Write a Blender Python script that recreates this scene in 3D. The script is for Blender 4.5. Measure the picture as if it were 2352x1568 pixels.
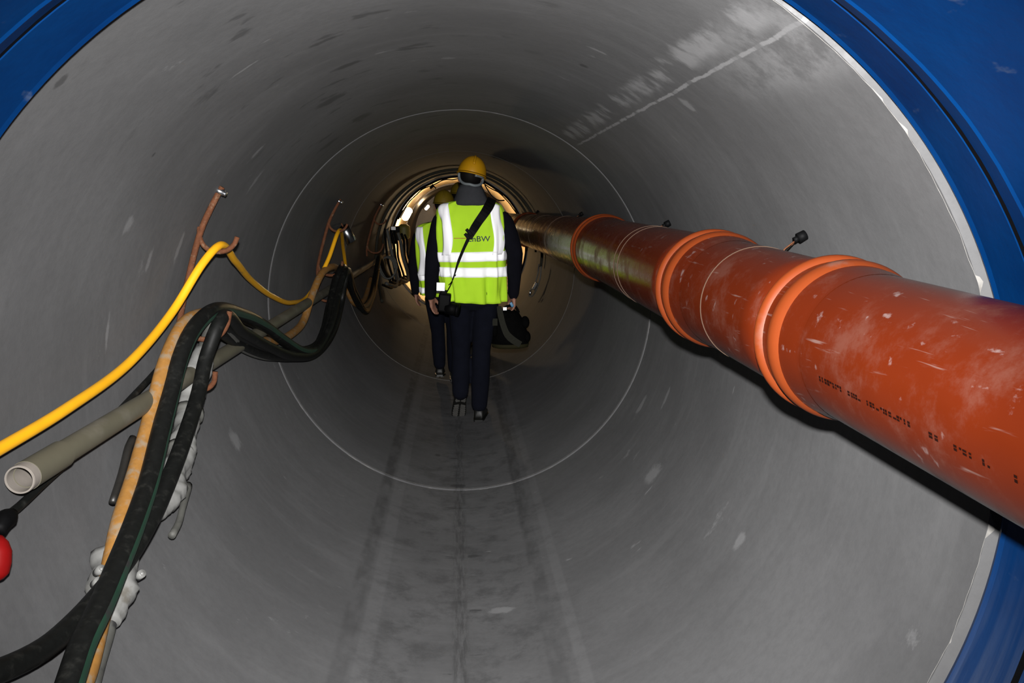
import bpy, bmesh, math, random
import numpy as np
from mathutils import Vector, Matrix, noise

for o in list(bpy.data.objects):
    bpy.data.objects.remove(o)
scene = bpy.context.scene
COL = scene.collection
PI = math.pi

# ------------------------------------------------------------------ camera
# x = right, y = along the tunnel, z = up; tunnel axis at z = 1, inner radius 1
CX, CZ, PITCH, YAW, ROLL = -0.0159, 1.4938, -0.1564, 0.0633, -0.0097
FPX = 1907.0
fw = Vector((math.sin(YAW)*math.cos(PITCH), math.cos(YAW)*math.cos(PITCH), math.sin(PITCH)))
rt = fw.cross(Vector((0, 0, 1))).normalized()
up = rt.cross(fw)
rt2 = rt*math.cos(ROLL) + up*math.sin(ROLL)
up2 = -rt*math.sin(ROLL) + up*math.cos(ROLL)
cam_d = bpy.data.cameras.new('camera')
cam_d.sensor_fit = 'HORIZONTAL'
cam_d.sensor_width = 36.0
cam_d.lens = 36.0*FPX/2352.0
cam_d.clip_start = 0.02
cam_d.clip_end = 100
cam = bpy.data.objects.new('camera', cam_d)
COL.objects.link(cam)
M3 = Matrix((rt2, up2, -fw)).transposed()
cam.matrix_world = Matrix.Translation((CX, 0, CZ)) @ M3.to_4x4()
scene.camera = cam

# ------------------------------------------------------------------ world, flash, exposure
world = bpy.data.worlds.new('world')
scene.world = world
world.use_nodes = True
world.node_tree.nodes['Background'].inputs[0].default_value = (0.5, 0.6, 0.75, 1)
world.node_tree.nodes['Background'].inputs[1].default_value = 0.01
# the photographer's pop-up flash, a hand's breadth above the lens
fl_d = bpy.data.lights.new('flash', 'SPOT')
fl_d.energy = 1300
fl_d.color = (1.0, 0.985, 0.97)
fl_d.spot_size = math.radians(88)
fl_d.spot_blend = 1.0
fl_d.shadow_soft_size = 0.018
fl = bpy.data.objects.new('flash', fl_d)
COL.objects.link(fl)
fl.matrix_world = Matrix.Translation(Vector((CX, 0, CZ)) + up2*0.10 + rt2*0.0) @ (Matrix.Rotation(math.radians(-3.0), 3, rt2) @ M3).to_4x4()
vs = scene.view_settings
vs.view_transform = 'Standard'
vs.look = 'None'
vs.exposure = 0.0
vs.gamma = 1.0
vs.use_curve_mapping = False

# ------------------------------------------------------------------ material helpers
class NT:
    """tiny helper to chain shader nodes"""
    def __init__(s, name):
        s.m = bpy.data.materials.new(name)
        s.m.use_nodes = True
        s.t = s.m.node_tree
        s.b = s.t.nodes['Principled BSDF']
        s._obj = None
    def set(s, sock, v):
        if isinstance(v, bpy.types.NodeSocket):
            s.t.links.new(v, sock)
        else:
            sock.default_value = v
    def obj(s):
        if s._obj is None:
            s._obj = s.t.nodes.new('ShaderNodeTexCoord').outputs['Object']
        return s._obj
    def math(s, op, a, b=0.0, c=0.0, clamp=False):
        n = s.t.nodes.new('ShaderNodeMath'); n.operation = op; n.use_clamp = clamp
        s.set(n.inputs[0], a); s.set(n.inputs[1], b); s.set(n.inputs[2], c)
        return n.outputs[0]
    def sep(s, v):
        n = s.t.nodes.new('ShaderNodeSeparateXYZ'); s.set(n.inputs[0], v); return n.outputs
    def comb(s, x, y, z):
        n = s.t.nodes.new('ShaderNodeCombineXYZ')
        s.set(n.inputs[0], x); s.set(n.inputs[1], y); s.set(n.inputs[2], z); return n.outputs[0]
    def noise(s, vec=None, scale=5.0, detail=4.0, rough=0.55):
        n = s.t.nodes.new('ShaderNodeTexNoise')
        s.set(n.inputs['Vector'], vec if vec is not None else s.obj())
        n.inputs['Scale'].default_value = scale; n.inputs['Detail'].default_value = detail
        n.inputs['Roughness'].default_value = rough
        return n.outputs['Fac']
    def map(s, v, a, b, lo=0.0, hi=1.0):
        n = s.t.nodes.new('ShaderNodeMapRange'); n.clamp = True
        n.interpolation_type = 'SMOOTHSTEP'
        s.set(n.inputs[0], v)
        n.inputs[1].default_value = a; n.inputs[2].default_value = b
        n.inputs[3].default_value = lo; n.inputs[4].default_value = hi
        return n.outputs[0]
    def mix(s, f, a, b):
        n = s.t.nodes.new('ShaderNodeMix'); n.data_type = 'RGBA'
        s.set(n.inputs[0], f)
        for i, v in ((6, a), (7, b)):
            s.set(n.inputs[i], v if isinstance(v, bpy.types.NodeSocket) else (*v, 1.0))
        return n.outputs[2]
    def bump(s, h, strength=0.3, dist=0.01):
        n = s.t.nodes.new('ShaderNodeBump')
        n.inputs['Strength'].default_value = strength; n.inputs['Distance'].default_value = dist
        s.set(n.inputs['Height'], h)
        s.t.links.new(n.outputs[0], s.b.inputs['Normal'])
    def out(s, col, rough=0.6, metal=0.0, spec=0.5):
        s.set(s.b.inputs['Base Color'], col if isinstance(col, bpy.types.NodeSocket) else (*col, 1.0))
        s.set(s.b.inputs['Roughness'], rough); s.set(s.b.inputs['Metallic'], metal)
        s.b.inputs['Specular IOR Level'].default_value = spec
        return s.m

K = 0.55       # overall reflectance of most materials, lowered to balance the stronger flash
def simple(name, col, rough=0.6, metal=0.0, var=0.25, scale=20.0, spec=0.5, bump=0.0, dirt=None, dirt_lo=0.55, dirt_hi=0.7, k=None):
    k = K if k is None else k
    col = tuple(c*k for c in col)
    if dirt: dirt = tuple(c*k for c in dirt)
    n = NT(name)
    f = n.noise(scale=scale)
    dark = tuple(c*(1-var) for c in col); light = tuple(min(1, c*(1+var)) for c in col)
    c = n.mix(f, dark, light)
    if dirt:
        g = n.map(n.noise(scale=scale*0.6, detail=6), dirt_lo, dirt_hi)
        c = n.mix(g, c, dirt)
    if bump:
        n.bump(n.noise(scale=scale*3), bump, 0.01)
    return n.out(c, rough, metal, spec)

def band(n, theta, c, w, soft):
    """1 inside |theta-c|<w, fading over soft (radians)"""
    d = n.math('ABSOLUTE', n.math('SUBTRACT', theta, c))
    return n.map(d, w, w+soft, 1.0, 0.0)

SMEARS_HOLES = [(-62.2, 2.28, .03, .03, 1), (-32.4, 2.17, .045, .008, 1), (-45.4, 3.02, .05, .02, 1), (-69.2, 2.54, .045, .018, 1), (-67.5, 2.78, .06, .02, 1),
          (-79.8, 2.33, .06, .012, 1), (-113.5, 3.27, .05, .06, 1), (128.0, 3.34, .06, .07, 1), (122.1, 2.42, .035, .03, 1), (173.3, 2.93, .06, .03, 1),
          (22.0, 2.36, .035, .012, 1), (38.8, 2.34, .035, .03, 1), (-52.0, 3.3, .06, .02, 1), (118.0, 4.0, .08, .03, 1), (112.0, 3.7, .07, .02, 1), (-2.0, 2.9, .03, .02, 1),
          (22.1, 2.61, .018, .02, -1), (-27.3, 3.1, .07, .06, -1), (-25.4, 3.79, .06, .08, -1), (-21.0, 2.29, .06, .02, -1), (-20.0, 2.68, .06, .03, -1),
          (-43.9, 1.53, .022, .012, -1), (-50.2, 2.17, .009, .008, -1), (-170.5, 4.95, .02, .03, -1), (-176.0, 6.5, .06, .03, -1), (178.5, 3.45, .045, .02, -1), (179.0, 2.95, .05, .012, -1), (-177.5, 4.4, .05, .03, -1)]
def concrete(name, base=0.17, marks=True, tint=(1, 1, 1.02), lo=0.0, hi=99.0):
    n = NT(name)
    x, y, z = n.sep(n.obj())
    th = n.math('ARCTAN2', x, n.math('SUBTRACT', z, 1.0))
    t = lambda v: tuple(v*k for k in tint)
    big = n.noise(scale=1.6, detail=5)
    fine = n.noise(scale=38, detail=6, rough=0.7)
    c = n.mix(n.map(big, 0.3, 0.7), t(base*0.86), t(base*1.12))
    c = n.mix(n.math('MULTIPLY', n.map(fine, 0.35, 0.7), 0.22), c, t(base*0.6))
    # formwork / trowel streaks running round the pipe
    st = n.noise(n.comb(n.math('MULTIPLY', th, 1.1), n.math('MULTIPLY', y, 7.0), 3.0), scale=2.2, detail=5)
    c = n.mix(n.math('MULTIPLY', n.map(st, 0.52, 0.7), 0.16), c, t(base*1.5))
    c = n.mix(n.math('MULTIPLY', n.map(st, 0.48, 0.32), 0.16), c, t(base*0.65))
    if marks:
        # short chalky scrapes
        sc = n.noise(n.comb(n.math('MULTIPLY', th, 9.0), n.math('MULTIPLY', y, 30.0), 1.0), scale=0.8, detail=2)
        gate = n.map(n.noise(scale=2.3, detail=1), 0.5, 0.62)
        c = n.mix(n.math('MULTIPLY', n.math('MULTIPLY', n.map(sc, 0.72, 0.78), gate), 0.5), c, t(base*2.3))
        # pale smeared patches
        pt = n.noise(n.comb(n.math('MULTIPLY', th, 4.0), n.math('MULTIPLY', y, 5.0), 9.0), scale=1.5, detail=5, rough=0.7)
        c = n.mix(n.math('MULTIPLY', n.map(pt, 0.66, 0.74), 0.4), c, t(base*2.0))
        # damp patches at the crown
        dm = n.noise(n.comb(n.math('MULTIPLY', th, 2.6), n.math('MULTIPLY', y, 5.0), 5.0), scale=2.0, detail=4)
        crown = n.map(n.math('ABSOLUTE', n.math('ADD', th, 0.3)), 0.25, 0.75, 1.0, 0.0)
        c = n.mix(n.math('MULTIPLY', n.math('MULTIPLY', n.map(dm, 0.6, 0.68), crown), 0.55), c, t(base*0.35))
        # lime bloom along a seam high on the right of the first pipe
        wob = n.noise(scale=9, detail=5, rough=0.7)
        ths = n.math('ADD', th, n.math('MULTIPLY', n.math('SUBTRACT', wob, 0.5), 0.09))
        near = n.map(y, 4.05, 4.25, 1.0, 0.0)
        blotch = n.map(n.noise(n.comb(n.math('MULTIPLY', th, 3.0), n.math('MULTIPLY', y, 4.0), 2.0), scale=2.6, detail=5), 0.43, 0.6)
        l1 = n.math('MULTIPLY', n.math('MULTIPLY', band(n, ths, math.radians(32.0), 0.014, 0.035), blotch), near)
        c = n.mix(n.math('MULTIPLY', l1, 0.7), c, t(base*2.4))
        brk = n.map(n.noise(n.comb(0.0, n.math('MULTIPLY', y, 14.0), 0.0), scale=1.0, detail=3), 0.38, 0.5, 0.25, 1.0)
        thn = n.math('ADD', th, n.math('MULTIPLY', n.math('SUBTRACT', wob, 0.5), 0.022))
        l2 = n.math('MULTIPLY', n.math('MULTIPLY', band(n, thn, math.radians(35.8), 0.003, 0.004), brk), near)
        c = n.mix(n.math('MULTIPLY', l2, 0.75), c, t(base*2.6))
        wide = n.math('MULTIPLY', band(n, ths, math.radians(37.0), 0.05, 0.1), n.map(y, 1.55, 2.2, 1.0, 0.0))
        c = n.mix(n.math('MULTIPLY', n.math('MULTIPLY', wide, n.map(wob, 0.35, 0.6)), 0.65), c, t(base*2.1))
        # worn wheel lanes in the invert, darker grime line in the middle
        lane_n = n.map(n.noise(n.comb(n.math('MULTIPLY', x, 6.0), n.math('MULTIPLY', y, 2.0), 0.0), scale=3.0, detail=5), 0.3, 0.65)
        far = n.map(y, 2.2, 4.6, 0.28, 0.62)
        for c0, w in ((-155.6, 0.018), (163.8, 0.018)):
            l = band(n, th, math.radians(c0), w, 0.02)
            c = n.mix(n.math('MULTIPLY', n.math('MULTIPLY', l, lane_n), far), c, t(base*0.35))
        for c0, w in ((-159.6, 0.022), (159.2, 0.014)):
            l = band(n, th, math.radians(c0), w, 0.012)
            c = n.mix(n.math('MULTIPLY', l, 0.22), c, t(base*1.6))
        ax = n.math('ABSOLUTE', n.math('ADD', x, 0.035))
        fl_ = n.map(z, 0.25, 0.4, 1.0, 0.0)
        mid = n.math('MULTIPLY', n.map(ax, 0.012, 0.04, 1.0, 0.0), fl_)
        smear = n.noise(n.comb(n.math('MULTIPLY', x, 22.0), n.math('MULTIPLY', y, 2.5), 0.0), scale=3.0, detail=6, rough=0.75)
        c = n.mix(n.math('MULTIPLY', n.math('MULTIPLY', mid, n.map(smear, 0.4, 0.62)), 0.55), c, t(base*0.3))
        cross = n.noise(n.comb(n.math('MULTIPLY', x, 3.0), n.math('MULTIPLY', y, 13.0), 4.0), scale=2.0, detail=4)
        mid2 = n.math('MULTIPLY', n.map(ax, 0.03, 0.1, 1.0, 0.0), fl_)
        c = n.mix(n.math('MULTIPLY', n.math('MULTIPLY', mid2, n.map(cross, 0.62, 0.7)), 0.65), c, t(base*0.2))
        grime = n.math('MULTIPLY', n.map(n.math('ABSOLUTE', x), 0.25, 0.5, 1.0, 0.0), fl_)
        gn = n.noise(scale=7, detail=7, rough=0.7)
        c = n.mix(n.math('MULTIPLY', n.math('MULTIPLY', grime, n.map(gn, 0.45, 0.68)), 0.6), c, t(base*0.45))
        # individual chalk smears, damp spots, and shade of small holes painted dark: (angle, distance, half sizes, light or dark)
        rag = n.math('MULTIPLY', n.math('SUBTRACT', n.noise(scale=26, detail=5, rough=0.7), 0.5), 1.6)
        for t0, y0, wt, wy, kind in SMEARS_HOLES:
            if not (lo <= y0 < hi): continue
            a = n.math('DIVIDE', n.math('SUBTRACT', th, math.radians(t0)), wt)
            b = n.math('DIVIDE', n.math('SUBTRACT', y, y0), wy)
            d = n.math('SQRT', n.math('ADD', n.math('MULTIPLY', a, a), n.math('MULTIPLY', b, b)))
            msk = n.map(n.math('ADD', d, rag), 0.45, 1.05, 1.0, 0.0)
            c = n.mix(n.math('MULTIPLY', msk, 0.55 if kind > 0 else 0.6), c, t(base*(2.1 if kind > 0 else 0.3)))
    n.bump(fine, 0.12, 0.004)
    return n.out(c, 0.85, 0.0, 0.12)

M = {}
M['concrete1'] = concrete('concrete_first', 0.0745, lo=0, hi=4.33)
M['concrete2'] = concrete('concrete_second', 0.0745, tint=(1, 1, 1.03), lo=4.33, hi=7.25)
M['concrete3'] = concrete('concrete_third', 0.055, tint=(1.02, 1, 0.96), lo=7.25)  # same concrete, base darkened to offset the warm lamp spill
M['concrete4'] = concrete('concrete_fourth', 0.05, tint=(1.04, 1, 0.93), lo=7.25)  # darkened further, keeping the lamp spill low through its colour
M['lip'] = simple('concrete_edge', (0.25, 0.24, 0.225), 0.8, var=0.3, scale=40, dirt=(0.16, 0.15, 0.14))  # paler than the pipe: light caught by the edge put into colour
M['cream'] = simple('cream_lining', (0.62, 0.52, 0.36), 0.5, var=0.12, scale=4, k=1.0)
M['brownsteel'] = simple('brown_steel', (0.055, 0.038, 0.02), 0.4, 0.3, var=0.4, scale=6, k=1.0)
M['darksteel'] = simple('dark_steel', (0.03, 0.028, 0.025), 0.45, 0.4, var=0.4, scale=25)
M['steel'] = simple('bright_steel', (0.55, 0.57, 0.6), 0.25, 1.0, var=0.1, scale=30, k=1.0)
M['rust'] = simple('rust', (0.13, 0.045, 0.018), 0.85, 0.0, var=0.55, scale=70, dirt=(0.2, 0.12, 0.07), bump=0.3, spec=0.2)
M['yellowhose'] = simple('yellow_hose', (0.62, 0.30, 0.006), 0.42, var=0.12, scale=18, dirt=(0.35, 0.2, 0.03), dirt_lo=0.6, dirt_hi=0.75, k=0.92)
M['tan'] = simple('tan_hose', (0.34, 0.16, 0.035), 0.8, var=0.35, scale=45, spec=0.2, dirt=(0.3, 0.22, 0.14), dirt_lo=0.48, dirt_hi=0.68)
M['black'] = simple('black_rubber', (0.006, 0.0065, 0.006), 0.5, var=0.5, scale=55, spec=0.2, dirt=(0.045, 0.045, 0.04), dirt_lo=0.5, dirt_hi=1.0)
M['blackclean'] = simple('black_plain', (0.003, 0.003, 0.0034), 0.6, var=0.4, scale=30, spec=0.06)
M['green'] = simple('green_stripe', (0.005, 0.04, 0.02), 0.6, var=0.5, scale=15, dirt=(0.02, 0.02, 0.02))
M['greyhose'] = simple('grey_hose', (0.09, 0.09, 0.08), 0.7, var=0.4, scale=20, dirt=(0.02, 0.02, 0.02))
M['arch'] = simple('dark_grey_hose', (0.035, 0.033, 0.024), 0.8, var=0.3, scale=20, spec=0.1)  # grey hose colour made darker for the arched hoses
M['olive'] = simple('olive_pipe', (0.115, 0.105, 0.07), 0.6, var=0.2, scale=9, dirt=(0.17, 0.155, 0.12), dirt_lo=0.5)
M['olivedim'] = simple('olive_dull', (0.17, 0.15, 0.02), 0.6, var=0.2, scale=9)
M['pipeend'] = simple('pipe_end', (0.27, 0.24, 0.21), 0.6, var=0.2, scale=30)
M['wrap'] = simple('plastic_wrap', (0.25, 0.25, 0.24), 0.4, var=0.35, scale=24, dirt=(0.16, 0.15, 0.13), dirt_lo=0.58, dirt_hi=0.7)
M['red'] = simple('red_plastic', (0.26, 0.003, 0.003), 0.5, var=0.15, scale=20, spec=0.2)
M['white'] = simple('white_label', (0.8, 0.8, 0.8), 0.5, var=0.05, k=1.0)
M['vest'] = simple('hi_vis_cloth', (0.36, 0.60, 0.022), 0.85, var=0.1, scale=12, spec=0.15, k=1.0)
M['retro'] = simple('reflective_tape', (0.97, 0.97, 1.0), 0.5, 0.0, var=0.0, spec=1.0, k=1.0)
M['jeans'] = simple('dark_denim', (0.005, 0.006, 0.012), 0.95, var=0.35, scale=18, spec=0.08)
M['navy'] = simple('navy_cloth', (0.005, 0.005, 0.009), 0.95, var=0.3, scale=18, spec=0.08)
M['skin'] = simple('skin', (0.36, 0.17, 0.11), 0.55, var=0.1, scale=25)
M['hood'] = simple('grey_wool', (0.05, 0.052, 0.058), 0.95, var=0.2, scale=50, spec=0.1)
M['greyband'] = simple('grey_band', (0.16, 0.18, 0.19), 0.6, var=0.15)
M['hair'] = simple('dark_hair', (0.004, 0.003, 0.0025), 0.7, var=0.3, scale=80, spec=0.1)
M['helmet'] = simple('yellow_shell', (0.55, 0.27, 0.004), 0.5, var=0.06, scale=8, spec=0.2)
M['helmetdimmed'] = simple('dimmed_yellow_shell', (0.17, 0.115, 0.006), 0.6, var=0.1, scale=8, spec=0.15)  # yellow shell darkened: weaker light further in put into its colour
M['boot'] = simple('boot_leather', (0.006, 0.006, 0.005), 0.5, var=0.4, scale=40, spec=0.3)
M['sole'] = simple('boot_sole', (0.075, 0.072, 0.066), 0.8, var=0.5, scale=60)
M['bag'] = simple('bag_nylon', (0.003, 0.003, 0.003), 0.9, var=0.4, scale=40, spec=0.02)
M['bagolive'] = simple('bag_base', (0.02, 0.018, 0.006), 0.8, var=0.3, scale=40, spec=0.1)
M['webbing'] = simple('grey_webbing', (0.028, 0.028, 0.022), 0.9, var=0.2, scale=60, spec=0.03)
M['ink'] = simple('ink', (0.02, 0.05, 0.05), 0.7, var=0.1)
M['orange'] = simple('orange_print', (0.55, 0.13, 0.02), 0.7, var=0.1)
M['print'] = simple('black_print', (0.012, 0.004, 0.003), 1.0, var=0.5, scale=90, spec=0.0)
M['blue_item'] = simple('blue_plastic', (0.02, 0.2, 0.4), 0.5)

def blue_paint():
    n = NT('blue_paint')
    f = n.noise(scale=3.5, detail=5)
    c = n.mix(n.map(f, 0.3, 0.7), (0.0003, 0.0105, 0.048), (0.0004, 0.016, 0.066))
    x, y, z = n.sep(n.obj())
    th = n.math('ARCTAN2', x, n.math('SUBTRACT', z, 1.0))
    s = n.noise(n.comb(n.math('MULTIPLY', th, 14.0), n.math('MULTIPLY', y, 8.0), 0.0), scale=1.2, detail=4)
    c = n.mix(n.math('MULTIPLY', n.map(s, 0.66, 0.76), 0.45), c, (0.045, 0.06, 0.085))
    # mud film in the invert
    low = n.map(z, 0.95, 0.2)
    g = n.noise(n.comb(n.math('MULTIPLY', th, 1.5), n.math('MULTIPLY', y, 30.0), 0.0), scale=1.5, detail=3)
    c = n.mix(n.math('MULTIPLY', n.math('MULTIPLY', low, n.map(g, 0.35, 0.6, 0.35, 1.0)), 0.75), c, (0.07, 0.085, 0.115))
    n.bump(n.noise(scale=22, detail=4), 0.35, 0.004)
    return n.out(c, 0.36, 0.0, 0.09)
M['blue'] = blue_paint()

def orange_pipe():
    n = NT('orange_pvc')
    f = n.noise(scale=5, detail=3)
    c = n.mix(f, (0.042, 0.0050, 0.0010), (0.057, 0.0072, 0.0014))
    x, y, z = n.sep(n.obj())
    a = n.math('ARCTAN2', n.math('SUBTRACT', x, 0.74), n.math('SUBTRACT', z, 1.26))
    dust = n.noise(scale=8.5, detail=8, rough=0.72)
    c = n.mix(n.math('MULTIPLY', n.map(dust, 0.48, 0.72), 0.3), c, (0.075, 0.038, 0.028))
    scr = n.noise(n.comb(n.math('MULTIPLY', a, 3.2), n.math('MULTIPLY', y, 26.0), 0.0), scale=0.9, detail=4)
    c = n.mix(n.math('MULTIPLY', n.map(scr, 0.64, 0.74), 0.6), c, (0.13, 0.10, 0.095))
    scr2 = n.noise(n.comb(n.math('MULTIPLY', a, 9.0), n.math('MULTIPLY', y, 6.0), 7.0), scale=1.1, detail=3)
    c = n.mix(n.math('MULTIPLY', n.map(scr2, 0.65, 0.76), 0.5), c, (0.12, 0.09, 0.08))
    r = n.map(dust, 0.45, 0.7, 0.26, 0.5)
    return n.out(c, r, 0.0, 0.3)
M['pvc'] = orange_pipe()
M['pvclit'] = simple('orange_pvc_lit_rim', (0.17, 0.030, 0.006), 0.5, var=0.12, scale=12, spec=0.12, dirt=(0.16, 0.10, 0.08), dirt_lo=0.58, dirt_hi=0.8)  # lighter copy of the pvc, flash on the socket edges put into colour
M['seal'] = simple('seam_line', (0.075, 0.035, 0.014), 0.8, var=0.3, scale=30)

def emit(name, col, strength):
    n = NT(name)
    n.b.inputs['Base Color'].default_value = (*col, 1)
    n.b.inputs['Emission Color'].default_value = (*col, 1)
    n.b.inputs['Emission Strength'].default_value = strength
    return n.m
M['lamp'] = emit('lamp_glass', (1.0, 0.80, 0.52), 14.0)

# ------------------------------------------------------------------ mesh helpers (all in world coordinates)
def mk(name, verts, faces, smooth=True):
    me = bpy.data.meshes.new(name)
    me.from_pydata([tuple(v) for v in verts], [], faces)
    if smooth:
        me.polygons.foreach_set('use_smooth', [True]*len(me.polygons))
    me.update()
    return me

def thing(name, label, cat, loc, group=None):
    o = bpy.data.objects.new(name, None)
    o.empty_display_size = 0.1
    COL.objects.link(o); o.location = loc
    o['label'] = label; o['category'] = cat
    if group: o['group'] = group
    return o

def part(name, me, mat, parent=None, label=None):
    o = bpy.data.objects.new(name, me)
    if mat is not None and not me.materials: me.materials.append(M[mat])
    COL.objects.link(o)
    if parent is not None:
        o.parent = parent
        if parent.type == 'EMPTY':
            o.matrix_parent_inverse = Matrix.Translation(-Vector(parent.location))
    if label: o['label'] = label
    return o

def solo(name, me, mat, label, cat, group=None):
    o = part(name, me, mat)
    o['label'] = label; o['category'] = cat
    if group: o['group'] = group
    return o

def struct(name, me, mat, label=None, parent=None):
    o = part(name, me, mat, parent)
    if parent is None: o['kind'] = 'structure'
    if label: o['label'] = label
    return o

def revolve(profile, segs=160, center=(0, 1.0), sharp=True, start=0.0, span=2*PI):
    """profile: list of (y, r) or (y, r, cx, cz); revolved round the y direction"""
    verts, faces = [], []
    closed = abs(span - 2*PI) < 1e-6
    n = segs if closed else segs + 1
    def ring(p):
        y, r = p[0], p[1]
        cx, cz = (p[2], p[3]) if len(p) > 3 else center
        b = len(verts)
        for i in range(n):
            a = start + span*i/segs
            verts.append((cx + r*math.sin(a), y, cz + r*math.cos(a)))
        return b
    if sharp:
        for p, q in zip(profile[:-1], profile[1:]):
            a, b = ring(p), ring(q)
            for i in range(segs):
                j = (i+1) % n
                faces.append((a+i, b+i, b+j, a+j))
    else:
        rs = [ring(p) for p in profile]
        for a, b in zip(rs[:-1], rs[1:]):
            for i in range(segs):
                j = (i+1) % n
                faces.append((a+i, b+i, b+j, a+j))
    return verts, faces

def catmull(pts, step=0.03):
    pts = [Vector(p) for p in pts]
    P0 = [pts[0]*2-pts[1]] + pts + [pts[-1]*2-pts[-2]]
    out = []
    for i in range(1, len(P0)-2):
        p0, p1, p2, p3 = P0[i-1:i+3]
        # centripetal parameterisation keeps tight bends from looping
        t0 = 0.0
        t1 = t0 + max((p1-p0).length, 1e-4)**0.5
        t2 = t1 + max((p2-p1).length, 1e-4)**0.5
        t3 = t2 + max((p3-p2).length, 1e-4)**0.5
        k = max(2, int((p2-p1).length/step))
        for j in range(k):
            t = t1 + (t2-t1)*j/k
            A1 = p0*((t1-t)/(t1-t0)) + p1*((t-t0)/(t1-t0))
            A2 = p1*((t2-t)/(t2-t1)) + p2*((t-t1)/(t2-t1))
            A3 = p2*((t3-t)/(t3-t2)) + p3*((t-t2)/(t3-t2))
            B1 = A1*((t2-t)/(t2-t0)) + A2*((t-t0)/(t2-t0))
            B2 = A2*((t3-t)/(t3-t1)) + A3*((t-t1)/(t3-t1))
            out.append(B1*((t2-t)/(t2-t1)) + B2*((t-t1)/(t2-t1)))
    out.append(pts[-1])
    return out

def frames(pts):
    T = []
    for i in range(len(pts)):
        a = pts[max(0, i-1)]; b = pts[min(len(pts)-1, i+1)]
        d = b-a
        T.append(d.normalized() if d.length > 1e-9 else Vector((0, 0, 1)))
    n = T[0].orthogonal().normalized()
    N = []
    for t in T:
        n = (n - t*n.dot(t))
        n = n.normalized() if n.length > 1e-6 else t.orthogonal().normalized()
        N.append(n)
    return T, N

def tube_data(pts, rad, segs=12, smooth=0.03, lump=0.0, seed=0.0, lfreq=9.0):
    """rad: number or list per control point"""
    ctrl = [Vector(p) for p in pts]
    path = catmull(ctrl, smooth) if smooth else ctrl
    if isinstance(rad, (int, float)):
        R = [rad]*len(path)
    else:
        cl = [0.0]
        for a, b in zip(ctrl[:-1], ctrl[1:]): cl.append(cl[-1]+(b-a).length)
        pl = [0.0]
        for a, b in zip(path[:-1], path[1:]): pl.append(pl[-1]+(b-a).length)
        k = cl[-1]/max(pl[-1], 1e-9)
        R = list(np.interp([v*k for v in pl], cl, rad))
    T, N = frames(path)
    verts, faces = [], []
    for p, t, n, r in zip(path, T, N, R):
        b = t.cross(n)
        for i in range(segs):
            a = 2*PI*i/segs
            d = n*math.cos(a) + b*math.sin(a)
            rr = r
            if lump:
                rr = r*(1 + lump*noise.noise((p+d*r)*lfreq + Vector((seed, 0, 0))) + lump*0.6*noise.noise((p+d*r)*lfreq*2.7 + Vector((0, seed, 0))))
            verts.append(p + d*rr)
    m = len(path)
    for k in range(m-1):
        for i in range(segs):
            j = (i+1) % segs
            faces.append((k*segs+i, k*segs+j, (k+1)*segs+j, (k+1)*segs+i))
    faces.append(tuple(range(segs))[::-1])
    faces.append(tuple((m-1)*segs+i for i in range(segs)))
    return verts, faces

def tube(name, pts, rad, segs=12, smooth=0.03, **k):
    return mk(name, *tube_data(pts, rad, segs, smooth, **k))

def merge(*ds):
    V, F = [], []
    for v, f in ds:
        b = len(V); V += list(v); F += [tuple(i+b for i in q) for q in f]
    return V, F

def box_data(c, size, rot=None, bev=0.0):
    bm = bmesh.new()
    bmesh.ops.create_cube(bm, size=1.0)
    for v in bm.verts:
        v.co = Vector((v.co.x*size[0], v.co.y*size[1], v.co.z*size[2]))
    if bev:
        bmesh.ops.bevel(bm, geom=bm.edges[:], offset=bev, segments=2, affect='EDGES', profile=0.7)
    R = rot if rot is not None else Matrix.Identity(3)
    vs_ = [R @ v.co + Vector(c) for v in bm.verts]
    bm.verts.index_update()
    fs = [tuple(v.index for v in f.verts) for f in bm.faces]
    bm.free()
    return vs_, fs

def cyl_data(a, b, r, segs=16, r2=None):
    return tube_data([a, b], [r, r if r2 is None else r2], segs, smooth=0)

def ball_data(c, rx, ry, rz, u=16, v=10, rot=None):
    V, F = [], []
    R = rot if rot is not None else Matrix.Identity(3)
    c = Vector(c)
    for i in range(v+1):
        t = PI*i/v
        for j in range(u):
            a = 2*PI*j/u
            V.append(c + R @ Vector((rx*math.sin(t)*math.cos(a), ry*math.sin(t)*math.sin(a), rz*math.cos(t))))
    for i in range(v):
        for j in range(u):
            k = (j+1) % u
            F.append((i*u+j, i*u+k, (i+1)*u+k, (i+1)*u+j))
    return V, F

# ------------------------------------------------------------------ the setting
R1 = 1.0
def pipe_section(name, y0, y1, mat, r=1.0):
    prof = [(y1+0.004, r+0.16), (y0, r+0.16), (y0, r+0.016), (y0+0.014, r), (y1-0.010, r), (y1, r+0.012), (y1+0.004, r+0.16)]
    o = struct(name, mk(name, *revolve(prof)), mat)
    return o
Y0, Y1, Y2, Y3, Y4 = 1.4507, 4.3306, 7.2549, 10.17, 12.154
def lip(name, y, r, w, d):
    """chipped arris on the mouth of a pipe, caught light put into its pale colour"""
    V, F = [], []
    segs = 260
    rnd = random.Random(int(y*100))
    prof = []
    for i in range(segs):
        a = 2*PI*i/segs
        chip = 0.12*w*noise.noise(Vector((math.sin(a)*9, math.cos(a)*9, y)))
        chip += 0.14*w*noise.noise(Vector((math.sin(a)*31, math.cos(a)*31, y)))
        for (yy, rr) in ((y-0.001, r+w), (y+d*0.45+chip*0.4, r+w*0.25), (y+d+chip*0.8, r-0.0006)):
            V.append((rr*math.sin(a), yy, 1+rr*math.cos(a)))
    for i in range(segs):
        j = (i+1) % segs
        for k in range(2):
            F.append((i*3+k, i*3+k+1, j*3+k+1, j*3+k))
    return mk(name, V, F, False)
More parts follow.
